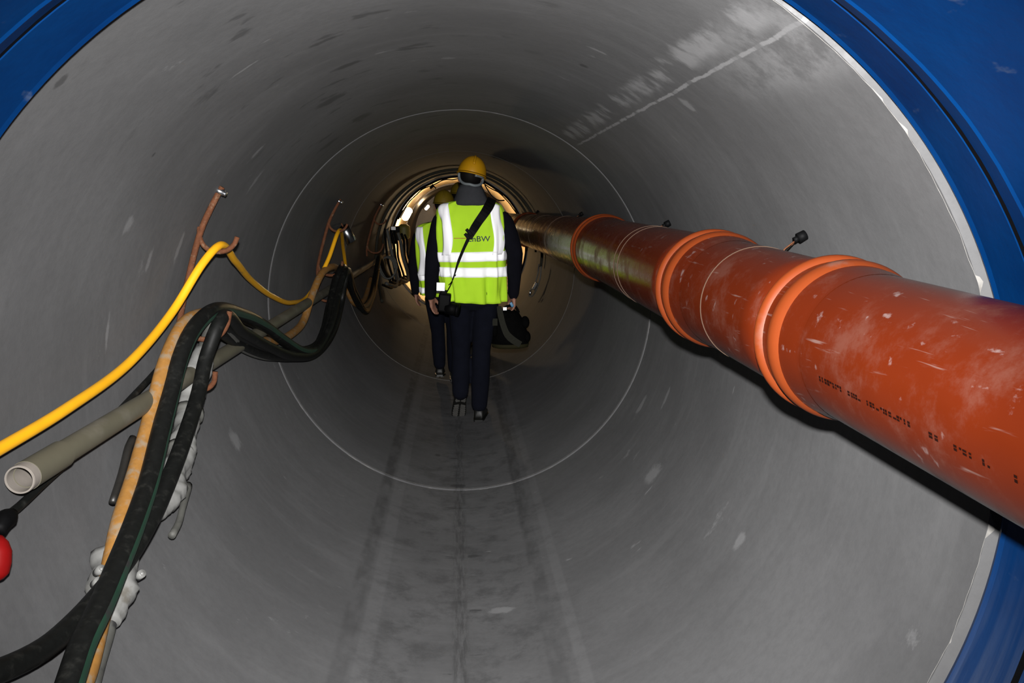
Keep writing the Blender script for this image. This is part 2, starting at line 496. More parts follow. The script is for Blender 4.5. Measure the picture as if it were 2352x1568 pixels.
w1 = pipe_section('wall_near', Y0, Y1, 'concrete1')
struct('edge', lip('edge', Y0, R1, 0.045, 0.016), 'lip', parent=w1)
w2 = pipe_section('wall_middle', Y1, Y2, 'concrete2')
struct('edge', lip('edge', Y1, R1, 0.015, 0.025), 'lip', parent=w2)
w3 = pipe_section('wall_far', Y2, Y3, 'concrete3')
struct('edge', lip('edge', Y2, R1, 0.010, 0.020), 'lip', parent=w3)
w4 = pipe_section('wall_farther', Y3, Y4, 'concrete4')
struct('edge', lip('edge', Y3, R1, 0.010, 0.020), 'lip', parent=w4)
w1['label'] = 'first grey concrete pipe of the tunnel with white lime seam'
w2['label'] = 'second grey concrete pipe of the tunnel'
w3['label'] = 'third dim concrete pipe of the tunnel'
w4['label'] = 'fourth dark concrete pipe of the tunnel, before the lit part'
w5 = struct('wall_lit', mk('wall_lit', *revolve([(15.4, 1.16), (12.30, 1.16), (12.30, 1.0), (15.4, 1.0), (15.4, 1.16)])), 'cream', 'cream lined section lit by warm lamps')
w6 = struct('wall_deep', mk('wall_deep', *revolve([(19.0, 1.16), (15.4, 1.16), (15.4, 0.975), (19.0, 0.975)])), 'brownsteel', 'brown steel section deep in the tunnel')
w7 = struct('wall_end', mk('wall_end', *revolve([(19.0, 1.16), (19.0, 0.001), (19.12, 0.001), (19.12, 1.16), (19.0, 1.16)])), 'brownsteel', 'bulkhead closing the far end')
t4 = struct('trim_1', mk('trim_1', *revolve([(12.16, 1.16), (12.16, 0.98), (12.19, 0.97), (12.27, 0.97), (12.30, 0.98), (12.30, 1.16)])), 'darksteel', 'dark steel ring framing the lit section')

# blue steel collar in front of the first pipe: inner ring, gap, outer can
blue_a = [(1.436, 1.16, .016, 1.0), (1.436, .989, .016, 1.0), (1.425, .984, .016, 1.0), (1.415, .987, .016, 1.0), (1.304, 1.0, .0, .98), (1.304, 1.10, 0, .98)]
struct('trim_2', mk('trim_2', *revolve(blue_a, 220, sharp=True)), 'blue', 'blue painted steel ring against the first concrete pipe')
blue_b = [(1.291, 1.10, 0, .977), (1.291, 1.003, 0, .975), (1.251, 1.0025, 0, .964), (1.246, 1.0065, 0, .9625), (1.20, 1.0075, 0, .961), (0.6, 1.010, 0, .961), (-1.4, 1.010, 0, .961), (-1.4, 1.10, 0, .961)]
V, F = revolve(blue_b, 220, sharp=True)
V2 = []
for v in V:
    d = 0.004*noise.noise(Vector((v[0]*3, v[1]*2.2, v[2]*3))) + 0.0015*noise.noise(Vector((v[0]*14, v[1]*7, v[2]*14)))
    r = Vector((v[0], 0, v[2]-0.97)); r.normalize()
    V2.append((v[0]+r.x*d, v[1], v[2]+r.z*d))
struct('trim_3', mk('trim_3', V2, F), 'blue', 'blue painted steel can the tunnel starts in')
struct('trim_4', mk('trim_4', *revolve([(1.3038, 1.0025, 0, .9795), (1.2905, 1.0050, 0, .9760)], 160)), 'blackclean', 'black strip standing for shade in the gap between the two blue rings')  # black strip put in for the shade inside the gap

# ------------------------------------------------------------------ orange drain pipe on the right
AX = [(-0.35, .897, 1.117), (1.639, .756, 1.232), (2.314, .708, 1.271), (4.034, .695, 1.308), (7.866, .653, 1.311), (11.9, .63, 1.315)]
def axis(y):
    ys = [a[0] for a in AX]
    return float(np.interp(y, ys, [a[1] for a in AX])), float(np.interp(y, ys, [a[2] for a in AX]))
def ring_prof(pairs):
    return [(y, r, *axis(y)) for y, r in pairs]
BR = 0.146
def pvc_section(y_near, y_far, label, first=False):
    """socket at the far end of each section, its plain end pushed into the next socket towards the camera"""
    cx, cz = axis(0.5*(y_near+y_far))
    t = thing('drain_pipe', label, 'pipe', (cx, 0.5*(y_near+y_far), cz-BR), 'orange drain pipe sections along the right wall')
    body = [(y_near, BR-0.012), (y_near, BR)]
    n = max(4, int((y_far-y_near)/0.15))
    L = y_far-0.155
    body += [(y_near+(L-y_near)*i/n, BR) for i in range(1, n+1)]
    part('barrel', mk('barrel', *revolve(ring_prof(body), 64, sharp=False)), 'pvc', t)
    sock = [(L-0.005, BR+0.0005), (L+0.01, BR+0.001), (L+0.045, BR+0.006), (L+0.06, BR+0.0065), (L+0.066, BR+0.0075)]
    bead = [(L+0.066, BR+0.0075), (L+0.074, BR+0.013), (L+0.085, BR+0.0165), (L+0.098, BR+0.0165), (L+0.106, BR+0.013), (L+0.113, BR+0.008)]
    sock2 = [(L+0.113, BR+0.008), (L+0.138, BR+0.0085)]
    rim = [(L+0.136, BR+0.008), (L+0.139, BR+0.014), (L+0.145, BR+0.0185), (L+0.153, BR+0.0195), (L+0.158, BR+0.0175), (L+0.160, BR+0.010), (L+0.158, BR+0.001)]
    s = part('socket', mk('socket', *merge(revolve(ring_prof(sock), 72, sharp=False), revolve(ring_prof(sock2), 72, sharp=False))), 'pvc', t)
    part('bead', mk('bead', *revolve(ring_prof(bead), 72, sharp=False)), 'pvclit', s)
    part('rim', mk('rim', *revolve(ring_prof(rim), 72, sharp=False)), 'pvclit', s, 'orange socket rim, flash light put into its bright colour')
    return t
p1 = pvc_section(-0.35, 1.66, 'nearest thick orange plastic pipe section with a dashed printed line, inside the blue collar')
p2 = pvc_section(1.64, 2.335, 'short orange plastic pipe section next after the printed one')
p3 = pvc_section(2.32, 4.055, 'long dusty orange plastic pipe section beyond the short one')
p4 = pvc_section(4.04, 7.89, 'dark orange plastic pipe section ending beside the walking people')
p5 = pvc_section(7.875, 11.9, 'farthest orange plastic pipe section leading to the lit part')
for y, par in ((2.02, p2), (2.98, p3), (3.05, p3), (5.3, p4), (6.4, p4), (7.3, p4)):
    part('seam', mk('seam', *revolve(ring_prof([(y-0.0015, BR), (y-0.0015, BR+0.0012), (y+0.0015, BR+0.0012), (y+0.0015, BR)]), 64)), 'seal', par)
# printed line on the near section: unreadable blocks of type on the flank that faces the tunnel
rnd = random.Random(4)
V, F = [], []
y = 0.70
blocks = [(0.72, 0.80, .012), (0.83, 0.87, .010), (0.90, 0.945, .011), (0.985, 1.00, .009), (1.02, 1.055, .009), (1.09, 1.105, .009), (1.155, 1.27, .009), (1.29, 1.325, .009), (1.35, 1.43, .010)]
for a, b, h in blocks:
    k = a
    while k < b:
        wdt = rnd.uniform(0.004, 0.009)
        for row in range(2):
            if rnd.random() < 0.18: continue
            ang0 = math.radians(-101.5) - (row-0.5)*h/BR*0.55
            hh = h*0.25*rnd.uniform(0.7, 1.0)/BR
            base = len(V)
            for yy, aa in ((k, ang0-hh), (k+wdt, ang0-hh), (k+wdt, ang0+hh), (k, ang0+hh)):
                cx, cz = axis(yy)
                V.append((cx+(BR+0.0006)*math.sin(aa), yy, cz+(BR+0.0006)*math.cos(aa)))
            F.append((base, base+1, base+2, base+3))
        k += wdt + rnd.uniform(0.001, 0.005)
part('printed_line', mk('printed_line', V, F, False), 'print', p1, 'faded black printed line')['kind'] = 'stuff'

# wire hangers that hold the pipe to wall anchors
def wall_pt(th, y, g=0.0):
    a = math.radians(th)
    return Vector(((1-g)*math.sin(a), y, 1+(1-g)*math.cos(a)))
def hanger(y, th_top, label, tail=True):
    cx, cz = axis(y)
    a0 = wall_pt(th_top, y, 0.0)
    t = thing('pipe_hanger', label, 'hanger', a0, 'wire hangers of the orange pipe')
    inw = Vector((-a0.x, 0, 1-a0.z)).normalized()
    part('anchor', mk('anchor', *merge(cyl_data(a0-inw*0.005, a0+inw*0.022, 0.014, 14), cyl_data(a0+inw*0.020, a0+inw*0.034, 0.009, 6))), 'blackclean', t)
    pts = [a0+inw*0.018]
    for k in range(5):
        ang = math.radians(50 + k*20)
        pts.append((cx+(BR+0.004)*math.sin(ang), y+0.01, cz+(BR+0.004)*math.cos(ang)))
    part('wire', tube('wire', pts, 0.0022, 6, 0.03), 'rust', t)
    if tail:
        s = a0+inw*0.022
        part('wire', tube('wire', [s, s+Vector((-.006, .05, -.028)), s+Vector((-.012, .12, -.045))], 0.0022, 6), 'rust', t)
        part('wire', tube('wire', [s, s+Vector((-.008, .06, -.035)), s+Vector((-.02, .10, -.065))], 0.0028, 6), 'darksteel', t)
    return t
hanger(2.17, 65.0, 'dark wall anchor with rusty wires above the orange pipe, beside the printed section')
hanger(3.58, 64.2, 'small dark wall anchor with wire above the orange pipe, before the second concrete pipe')
hanger(6.0, 62.0, 'faint wall anchor with wire above the pipe, in the second concrete pipe', False)
hanger(9.2, 61.0, 'faint wall anchor with wire above the pipe, in the third concrete pipe', False)

# ------------------------------------------------------------------ hooks, hoses and cables on the left

P = {
    'YELLOW': [(-0.960,1.481,1.017), (-0.955,1.700,1.025), (-0.949,1.976,1.040), (-0.946,2.375,1.083), (-0.920,2.684,1.194), (-0.858,2.805,1.331), (-0.828,2.900,1.385), (-0.865,3.235,1.313), (-0.927,3.703,1.206), (-0.967,4.287,1.074), (-0.975,4.811,0.984), (-0.970,5.430,0.987), (-0.883,5.591,1.173), (-0.833,5.800,1.362), (-0.909,6.577,1.199), (-0.940,6.959,0.984), (-0.936,7.143,0.840), (-0.912,7.271,0.733)],
    'TAN': [(-0.804,1.514,0.513), (-0.814,1.653,0.530), (-0.840,1.800,0.578), (-0.869,1.958,0.654), (-0.887,2.072,0.721), (-0.901,2.214,0.789), (-0.916,2.362,0.870), (-0.924,2.484,0.957), (-0.924,2.585,1.044), (-0.915,2.750,1.137), (-0.905,2.920,1.148), (-0.937,3.326,1.076), (-0.958,3.804,0.934), (-0.954,4.220,0.853), (-0.950,4.615,0.828), (-0.949,5.017,0.856), (-0.930,5.210,0.980), (-0.905,5.455,1.097), (-0.879,5.800,1.124), (-0.947,6.807,0.925), (-0.920,7.155,0.726), (-0.905,7.770,0.679), (-0.930,8.730,0.805)],
    'GREENBLACK': [(-0.760,1.395,0.557), (-0.776,1.524,0.607), (-0.790,1.617,0.635), (-0.799,1.724,0.657), (-0.813,1.859,0.691), (-0.833,2.024,0.732), (-0.855,2.202,0.791), (-0.875,2.357,0.870), (-0.889,2.510,0.963), (-0.889,2.598,1.041), (-0.883,2.713,1.113), (-0.869,2.900,1.159), (-0.896,3.400,1.089), (-0.910,3.860,0.976), (-0.905,4.195,0.863), (-0.883,4.577,0.740), (-0.868,5.014,0.695), (-0.849,5.338,0.812), (-0.850,5.619,0.981), (-0.826,5.800,1.105), (-0.896,6.756,0.911), (-0.861,7.088,0.707), (-0.849,7.738,0.674), (-0.883,8.724,0.828), (-0.880,9.243,1.003), (-0.888,9.926,0.801), (-0.863,10.266,0.681)],
    'PLAINBLACK': [(-0.904,1.352,0.708), (-0.877,1.482,0.662), (-0.857,1.599,0.639), (-0.846,1.726,0.637), (-0.839,1.860,0.649), (-0.837,2.012,0.668), (-0.837,2.140,0.699), (-0.841,2.305,0.757), (-0.853,2.501,0.830), (-0.866,2.699,0.922), (-0.865,2.800,1.019), (-0.831,2.880,1.135), (-0.879,3.322,1.032), (-0.893,3.811,0.892), (-0.881,4.328,0.754), (-0.859,4.896,0.686), (-0.827,5.295,0.803), (-0.820,5.611,0.981), (-0.794,5.780,1.088), (-0.876,6.917,0.842), (-0.841,7.221,0.653), (-0.846,8.030,0.693), (-0.872,8.912,0.882)],
    'GREYHOSE': [(-0.817,1.672,0.487), (-0.834,1.764,0.514), (-0.847,1.858,0.548), (-0.861,1.933,0.587), (-0.883,2.025,0.636), (-0.890,2.213,0.654), (-0.898,2.436,0.675), (-0.918,2.631,0.738), (-0.934,2.789,0.828), (-0.937,2.904,0.925), (-0.920,2.958,1.023), (-0.864,2.910,1.119), (-0.939,3.471,0.957), (-0.938,3.826,0.852), (-0.925,4.268,0.761), (-0.903,4.744,0.690), (-0.880,5.254,0.698), (-0.859,5.612,0.865), (-0.828,5.820,1.062)],
    'THIN': [(-0.963,1.625,0.883), (-0.962,1.728,0.878), (-0.964,1.896,0.896), (-0.968,2.113,0.917), (-0.969,2.412,0.968), (-0.960,2.606,1.013), (-0.946,2.829,1.082), (-0.905,2.930,1.127), (-0.950,3.493,1.023), (-0.954,3.947,0.892), (-0.933,4.423,0.774), (-0.903,5.036,0.690), (-0.873,5.535,0.888), (-0.854,5.840,1.079)],
    'EXTRA1': [(-0.871,2.920,1.102), (-0.930,3.405,0.975), (-0.928,3.827,0.853), (-0.905,4.330,0.745), (-0.868,4.899,0.667), (-0.837,5.420,0.729), (-0.832,5.822,0.886), (-0.789,5.800,1.069), (-0.861,6.787,0.819), (-0.827,7.157,0.646), (-0.844,8.089,0.687)],
    'EXTRA2': [(-0.831,2.920,1.147), (-0.940,3.686,1.016), (-0.943,4.177,0.884), (-0.913,4.679,0.738), (-0.887,5.152,0.720), (-0.891,5.554,0.872), (-0.869,5.820,1.075)],
    'EXTRA3': [(-0.857,2.930,1.122), (-0.910,3.402,1.000), (-0.911,3.860,0.874), (-0.891,4.434,0.750), (-0.858,4.922,0.697), (-0.835,5.270,0.793), (-0.828,5.575,0.941), (-0.802,5.770,1.083), (-0.858,6.689,0.857)],
    'SLIM': [(-0.898,2.940,1.106), (-0.930,3.348,1.012), (-0.944,3.738,0.895), (-0.927,4.183,0.794), (-0.905,4.758,0.710), (-0.891,5.252,0.685), (-0.867,5.502,0.849), (-0.849,5.712,1.047), (-0.816,5.830,1.091), (-0.907,6.907,0.844), (-0.861,7.262,0.649), (-0.863,8.016,0.652), (-0.895,8.929,0.789)],
}
def hose_hook(y, label, dx=0.0, low=True):
    t = thing('hose_hook', label, 'hook', (-.99+dx, y, 1.04), 'rusty hose hooks on the left wall')
    sh = lambda pts: [(p[0]+dx, y+(p[1] if len(p) > 2 else 0), p[-1]) for p in pts]
    part('rod', tube('rod', sh([(-.806, 1.582), (-.845, 1.515), (-.885, 1.436), (-.938, 1.274), (-.972, 1.15), (-.982, 1.09), (-.980, 1.03)]), 0.0105, 12, 0.02), 'rust', t)
    part('bolt', mk('bolt', *merge(cyl_data((-.835+dx, y, 1.578), (-.800+dx, y-.004, 1.560), 0.0115, 6), cyl_data((-.80+dx, y-.004, 1.560), (-.792+dx, y-.005, 1.556), 0.0085, 12))), 'steel', t, 'bright bolt head')
    part('upper_hook', tube('upper_hook', sh([(-.889, 1.450), (-.890, 1.415), (-.878, 1.385), (-.855, 1.368), (-.826, 1.364), (-.797, 1.372), (-.775, 1.392), (-.765, 1.414)]), 0.0085, 12, 0.01), 'rust', t)
    part('cradle', tube('cradle', sh([(-.975, 1.145), (-.965, 1.10), (-.93, 1.072), (-.885, 1.064), (-.845, 1.078), (-.82, 1.11), (-.806, 1.160)]), 0.0095, 12, 0.01), 'rust', t)
    if low:
        part('lower_hook', tube('lower_hook', sh([(-.980, 1.035), (-.985, .98), (-.985, .93), (-.955, .893), (-.905, .888), (-.877, .91), (-.868, .95)]), 0.009, 12, 0.01), 'rust', t)
    return t
hose_hook(2.90, 'rusty steel hook holding the yellow hose and black hoses in the first concrete pipe')
hose_hook(5.80, 'dim rusty hook holding the hoses in the second concrete pipe', -0.005)
hose_hook(8.90, 'dark hook with hoses in the third concrete pipe', 0.0, False)

solo('yellow_hose', tube('yellow_hose', P['YELLOW'], 0.0135, 14, 0.025), 'yellowhose', 'bright yellow hose slung over the rusty hooks', 'hose')
solo('tan_hose', tube('tan_hose', P['TAN'], 0.0225, 16, 0.03), 'tan', 'dirty tan orange hose beside the black hoses', 'hose')

def striped_hose(name, pts, r, label, stripe_deg, stripe_mat):
    t = thing(name, label, 'hose', pts[0])
    part('hose', tube('hose', pts, r, 18, 0.03), 'black', t)
    path = catmull([Vector(p) for p in pts], 0.03)
    T, N = frames(path)
    V, F = [], []
    for p, tt, n in zip(path, T, N):
        b = tt.cross(n)
        inw = Vector((-p.x, 0, 1.25-p.z)); inw = (inw - tt*inw.dot(tt)).normalized()
        side = tt.cross(inw)
        for k in range(4):
            a = math.radians(stripe_deg + (k-1.5)*15)
            V.append(p + (inw*math.cos(a) + side*math.sin(a))*(r*1.012))
    for k in range(len(path)-1):
        for i in range(3):
            F.append((k*4+i, k*4+i+1, k*4+i+5, k*4+i+4))
    part('stripe', mk('stripe', V, F), stripe_mat, t)
    return t
striped_hose('pressure_hose', P['GREENBLACK'], 0.027, 'thick black hose with a green stripe over the rusty hooks', 28, 'green')
solo('pressure_hose', tube('pressure_hose', P['PLAINBLACK'], 0.0235, 16, 0.03), 'black', 'plain black muddy hose in front of the wrapped couplings', 'hose')
solo('cable', tube('cable', P['THIN'], 0.0095, 10, 0.03), 'black', 'thin black cable from the red plug across the olive pipe', 'cable')
solo('cable', tube('cable', P['SLIM'], 0.015, 12, 0.03), 'black', 'slim black cable sagging behind the thick hoses beyond the rusty hook', 'cable')

for key, r, lab in (('EXTRA1', .019, 'black hose lying lowest in the sagging bundle between the first two hooks'), ('EXTRA2', .013, 'black cable lying highest in the sagging bundle between the first two hooks'), ('EXTRA3', .018, 'black hose in the middle of the sagging bundle between the hooks')):
    solo('bundle_hose', tube('bundle_hose', P[key], r, 12, 0.03), 'black', lab, 'hose')

# hose with plastic wrapped couplings
gh = thing('coupled_hose', 'grey hose with white plastic wrapped couplings behind the black hoses', 'hose', P['GREYHOSE'][0])
part('hose', tube('hose', P['GREYHOSE'], 0.021, 14, 0.03), 'greyhose', gh)
G = P['GREYHOSE']
def wrap(i0, i1, radii, seed, lump=0.35, shift=(0, 0, 0)):
    pts = [Vector(G[i])+Vector(shift) for i in range(i0, i1+1)]
    me = mk('coupling_wrap', *tube_data(pts, radii, 22, 0.012, lump=lump, seed=seed, lfreq=13.0))
    return part('coupling_wrap', me, 'wrap', gh, 'crumpled whitish plastic wrap')
wrap(8, 10, [.036, .046, .034], 3.1)
wrap(5, 8, [.022, .048, .046, .036], 7.7, shift=(0.0, 0.0, 0.0))
w_low = wrap(2, 4, [.030, .058, .050], 12.3, 0.3, (0.0, 0.0, 0.012))
for c in ((-.866, 1.905, .672), (-.826, 2.035, .600), (-.862, 1.878, .655)):
    c = Vector(c); d = Vector((.62, -.55, .55)).normalized()
    part('bolt', mk('bolt', *merge(cyl_data(c-d*0.035, c-d*0.004, 0.0105, 14), cyl_data(c-d*0.005, c-d*0.001, 0.0055, 10))), 'wrap', w_low)
for i, c in ((8, 1), (7, -1)):
    p = Vector(G[i]); q = Vector(G[i-1])
    d = (p-q).normalized()
    part('clamp_ring', tube('clamp_ring', [p-d*0.012, p+d*0.012], 0.05, 18, 0), 'greyhose', gh)
lev = tube('lever', [(-.945, 2.345, .868), (-.945, 2.31, .852), (-.936, 2.23, .802), (-.928, 2.135, .752)], [.011, .011, .0105, .0095], 10, 0.02)
part('lever', lev, 'darksteel', gh, 'dark steel locking lever')
lev2 = tube('lever', [(-.890, 2.60, .640), (-.880, 2.55, .628), (-.866, 2.47, .612), (-.856, 2.40, .592), (-.852, 2.325, .582)], [.015, .012, .010, .010, .011], 10, 0.02)
part('lever', lev2, 'greyhose', gh, 'grey steel locking lever')

# rigid olive pipe along the wall
t = thing('service_pipe', 'straight olive grey pipe with an open end along the left wall', 'pipe', (-.955, 1.75, .90))
oc = (-.945, .945)
def orev(prof, **k): return revolve([(y, r, *oc) for y, r in prof], 36, **k)
part('barrel', mk('barrel', *orev([(1.93, .0285), (1.95, .0285), (12.0, .0285)])), 'olive', t)
part('sleeve', mk('sleeve', *orev([(1.768, .024), (1.768, .0325), (1.925, .0325), (1.932, .0285)])), 'olive', t)
part('end_ring', mk('end_ring', *orev([(1.80, .0265), (1.742, .0265), (1.740, .0275), (1.740, .0300), (1.743, .0312), (1.770, .0312), (1.772, .030)])), 'pipeend', t, 'pale open end')
part('inner_wall', mk('inner_wall', *orev([(1.75, .0262), (2.05, .0262), (2.05, .0001)])), 'pipeend', t)

# red plug at the end of the thin cable
t = thing('red_plug', 'red plastic plug with black collar hanging below the olive pipe', 'plug', (-.95, 1.63, .80))
part('plug_body', mk('plug_body', *tube_data([(-.938, 1.628, .868), (-.938, 1.622, .858), (-.937, 1.612, .842), (-.936, 1.602, .82), (-.936, 1.598, .80), (-.936, 1.597, .79)], [.010, .022, .030, .031, .027, .018], 18, 0.006)), 'red', t)
part('collar', mk('collar', *tube_data([(-.945, 1.700, .886), (-.942, 1.675, .886), (-.940, 1.650, .884), (-.939, 1.632, .872)], [.012, .020, .019, .015], 14, 0.008)), 'blackclean', t)

# bright metal sleeve by the second hook
t = thing('metal_can', 'shiny metal cylinder hanging beside the second hook', 'can', (-.90, 6.6, 1.25))
ax = Vector((.42, .25, -.86)).normalized()
c = Vector((-.868, 6.55, 1.322))
part('shell', mk('shell', *tube_data([c-ax*0.062, c-ax*0.060, c+ax*0.060, c+ax*0.062], [.036, .040, .040, .036], 28, 0)), 'steel', t)
part('cap', mk('cap', *merge(cyl_data(c-ax*0.072, c-ax*0.050, 0.0425, 28))), 'blackclean', t)
part('stud', mk('stud', *cyl_data(c-ax*0.10, c-ax*0.07, 0.006, 8)), 'rust', t)

# hoses looping round the third joint, arched over the crown
def arch(y, g, a0, a1, n=24, dz=0.0):
    return [wall_pt(a0+(a1-a0)*i/(n-1), y+dz*math.sin(PI*i/(n-1)), g) for i in range(n)]
solo('arched_hose', tube('arched_hose', arch(9.75, .035, 100, -84) + [wall_pt(-95, 9.6, .04), wall_pt(-108, 9.3, .05), wall_pt(-118, 8.8, .06)], 0.017, 10, 0.05), 'arch', 'grey hose arched over the crown in the third concrete pipe', 'hose')
solo('arched_hose', tube('arched_hose', arch(10.6, .03, 92, -80) + [wall_pt(-92, 10.5, .05), wall_pt(-106, 10.2, .07)], 0.014, 10, 0.05), 'arch', 'dim hose arched over the crown in front of the lit section', 'hose')
rnd = random.Random(11)
for i in range(7):
    y = 10.3+0.22*i
    x0 = -.93+.03*i
    pts = [(x0, y, 1.30-.02*i), (x0+.03, y+.03, 1.1), (x0+.05+rnd.uniform(-.02, .02), y+.02, .9), (x0+.09+rnd.uniform(0, .04), y-.1, .68), (x0+.12, y-.35, .60), (x0+.03, y-.7, .66)]
    q = []
    for p in pts:
        v = Vector(p); r = math.hypot(v.x, v.z-1)
        if r > .95: v = Vector((v.x*.95/r, v.y, 1+(v.z-1)*.95/r))
        q.append(v)
    rr, mm = ((.014, 'blackclean'), (.022, 'greyhose'), (.018, 'blackclean'))[i % 3]
    solo('hanging_hose', tube('hanging_hose', q, rr, 10, 0.05), mm, {.014: 'thin black', .018: 'thicker black', .022: 'thick grey'}[rr]+' hose hanging in the cluster left of the lit opening', 'hose', 'hanging hoses by the lit opening')
solo('hose_coil', tube('hose_coil', [(-.86+.10*math.cos(a*.42)*.9, 9.9+a*.012, .83+.13*math.sin(a*.42)) for a in range(34)], 0.012, 8, 0.04), 'greyhose', 'coiled grey hose hanging low by the lit opening', 'hose')

# dark box with a white label, olive canister
t = thing('switch_box', 'small black box with a white label left of the lit opening', 'box', (-.89, 11.7, 1.08))
part('case', mk('case', *box_data((-.885, 11.72, 1.195), (.13, .10, .20), bev=.012), False), 'blackclean', t)
part('label_plate', mk('label_plate', *box_data((-.905, 11.665, 1.266), (.062, .004, .045)), False), 'white', t, 'white label')
part('cable_gland', mk('cable_gland', *cyl_data((-.88, 11.72, 1.10), (-.875, 11.72, 1.05), .02, 10)), 'blackclean', t)
solo('blob', mk('blob', *tube_data([(-.775, 11.9, 1.11), (-.775, 11.9, 1.125), (-.775, 11.9, 1.20), (-.775, 11.9, 1.285), (-.775, 11.9, 1.32)], [.05, .085, .093, .085, .04], 20, 0.02)), 'olivedim', 'dull olive rounded canister beside the black box', 'blob')  # unidentified rounded shape, built from its outline alone

# cables dressed on the dark ring in front of the lit section
for i, (g, y, a0, a1, r) in enumerate(((.028, 12.12, 118, -88, .016), (.052, 12.13, 70, -66, .008))):
    pts = arch(y, g, a0, a1, 30)
    rr = random.Random(i)
    pts = [p + Vector((0, 0, rr.uniform(-.012, .008))) for p in pts]
    solo('ring_cable', tube('ring_cable', pts, r, 10, 0.05), 'blackclean', ('thick black cable' if i == 0 else 'thinner black cable')+' strapped round the ring of the lit opening', 'cable')
solo('drooping_cable', tube('drooping_cable', [wall_pt(24, 12.12, .06), (.44, 12.1, 1.76), (.50, 12.1, 1.685), (.58, 12.1, 1.64), wall_pt(46, 12.12, .08)], 0.009, 8, 0.02), 'blackclean', 'thin cable drooping below the ring right of the helmet', 'cable')
t = thing('cable_clamp', 'small black clamp on the ring above the lamp', 'clamp', (-.357, 12.15, 1.84))
part('jaw', mk('jaw', *tube_data([(-.40, 12.12, 1.815), (-.37, 12.12, 1.84), (-.345, 12.12, 1.86)], .017, 8, 0.02)), 'blackclean', t)
part('arm', mk('arm', *tube_data([(-.37, 12.12, 1.875), (-.35, 12.12, 1.845), (-.315, 12.12, 1.815)], .010, 8, 0.02)), 'blackclean', t)

# fitting that hangs below the orange pipe
t = thing('cable_shackle', 'small steel shackle with cable loop below the far orange pipe', 'shackle', (.80, 9.3, .52))
part('loop', tube('loop', [(.90, 9.2, .88), (.885, 9.2, .74), (.84, 9.25, .60), (.80, 9.3, .535), (.775, 9.3, .545), (.79, 9.32, .60), (.83, 9.32, .66), (.87, 9.3, .78), (.885, 9.3, .90)], .008, 8, .02), 'greyhose', t)
part('clamp', mk('clamp', *box_data((.835, 9.25, .655), (.035, .04, .09), Matrix.Rotation(.5, 3, 'Y'), .006)), 'darksteel', t)
part('pin', mk('pin', *ball_data((.775, 9.2, .585), .016, .016, .028)), 'steel', t, 'shiny pin')

# ------------------------------------------------------------------ lamps in the far section
def bulkhead_lamp(c, length, r, label, watts):
    c = Vector(c)
    inw = Vector((-c.x, 0, 1-c.z)).normalized()
    tan = Vector((-inw.z, 0, inw.x))
    if tan.z < 0: tan = -tan
    t = thing('bulkhead_lamp', label, 'lamp', c, 'warm lamps of the far section')
    a, b = c-tan*length/2, c+tan*length/2
    part('glass', mk('glass', *tube_data([a-tan*r*.6, a-tan*r*.3, a, b, b+tan*r*.3, b+tan*r*.6], [r*.3, r*.8, r, r, r*.8, r*.3], 20, 0)), 'lamp', t, 'glowing lamp glass')
    part('housing', mk('housing', *box_data(c-inw*(r+.012), (.035, .09, length+.06), Matrix((inw, Vector((0, 1, 0)), tan)).transposed(), .008), False), 'darksteel', t)
    l = bpy.data.lights.new('lamp_light', 'POINT'); l.energy = watts; l.color = (1.0, .72, .40); l.shadow_soft_size = .05
    lo = bpy.data.objects.new('lamp_light', l); COL.objects.link(lo)
    lo.parent = t; lo.location = inw*(r+.03)
bulkhead_lamp((-.80, 13.15, 1.455), .15, .055, 'glowing oval lamp on the left wall of the lit section', 95)
bulkhead_lamp((-.625, 17.0, 1.57), .08, .03, 'smaller glowing lamp deeper in the brown section', 8)

# ------------------------------------------------------------------ people
def remesh(name, data, voxel, smooth_it=3):
    me = mk(name, *data)
    o = bpy.data.objects.new(name, me); COL.objects.link(o)
    m = o.modifiers.new('r', 'REMESH'); m.mode = 'VOXEL'; m.voxel_size = voxel; m.use_smooth_shade = True
    s = o.modifiers.new('s', 'SMOOTH'); s.iterations = smooth_it; s.factor = 0.5
    dg = bpy.context.evaluated_depsgraph_get(); dg.update()
    out = bpy.data.meshes.new_from_object(o.evaluated_get(dg))
    bpy.data.objects.remove(o); bpy.data.meshes.remove(me)
    out.name = name
    return out

def capped(pts, rads):
    """control points with rounded ends"""
    pts = [Vector(p) for p in pts]
    a = (pts[0]-pts[1]).normalized(); b = (pts[-1]-pts[-2]).normalized()
    P_ = [pts[0]+a*rads[0]*.85, pts[0]+a*rads[0]*.55] + pts + [pts[-1]+b*rads[-1]*.55, pts[-1]+b*rads[-1]*.85]
    R_ = [rads[0]*.3, rads[0]*.78] + list(rads) + [rads[-1]*.78, rads[-1]*.3]
    return P_, R_

def rings_data(rows, segs=28, n=2.4):
    """rows: (x, y, z, a, b) horizontal super-ellipse rings, closed at both ends"""
    V, F = [], []
    for x, y, z, a, b in rows:
        for i in range(segs):
            t = 2*PI*i/segs
            c, s = math.cos(t), math.sin(t)
            V.append(Vector((x+a*math.copysign(abs(c)**(2/n), c), y+b*math.copysign(abs(s)**(2/n), s), z)))
    m = len(rows)
    for k in range(m-1):
        for i in range(segs):
            j = (i+1) % segs
            F.append((k*segs+i, k*segs+j, (k+1)*segs+j, (k+1)*segs+i))
    F.append(tuple(range(segs))[::-1]); F.append(tuple((m-1)*segs+i for i in range(segs)))
    return V, F

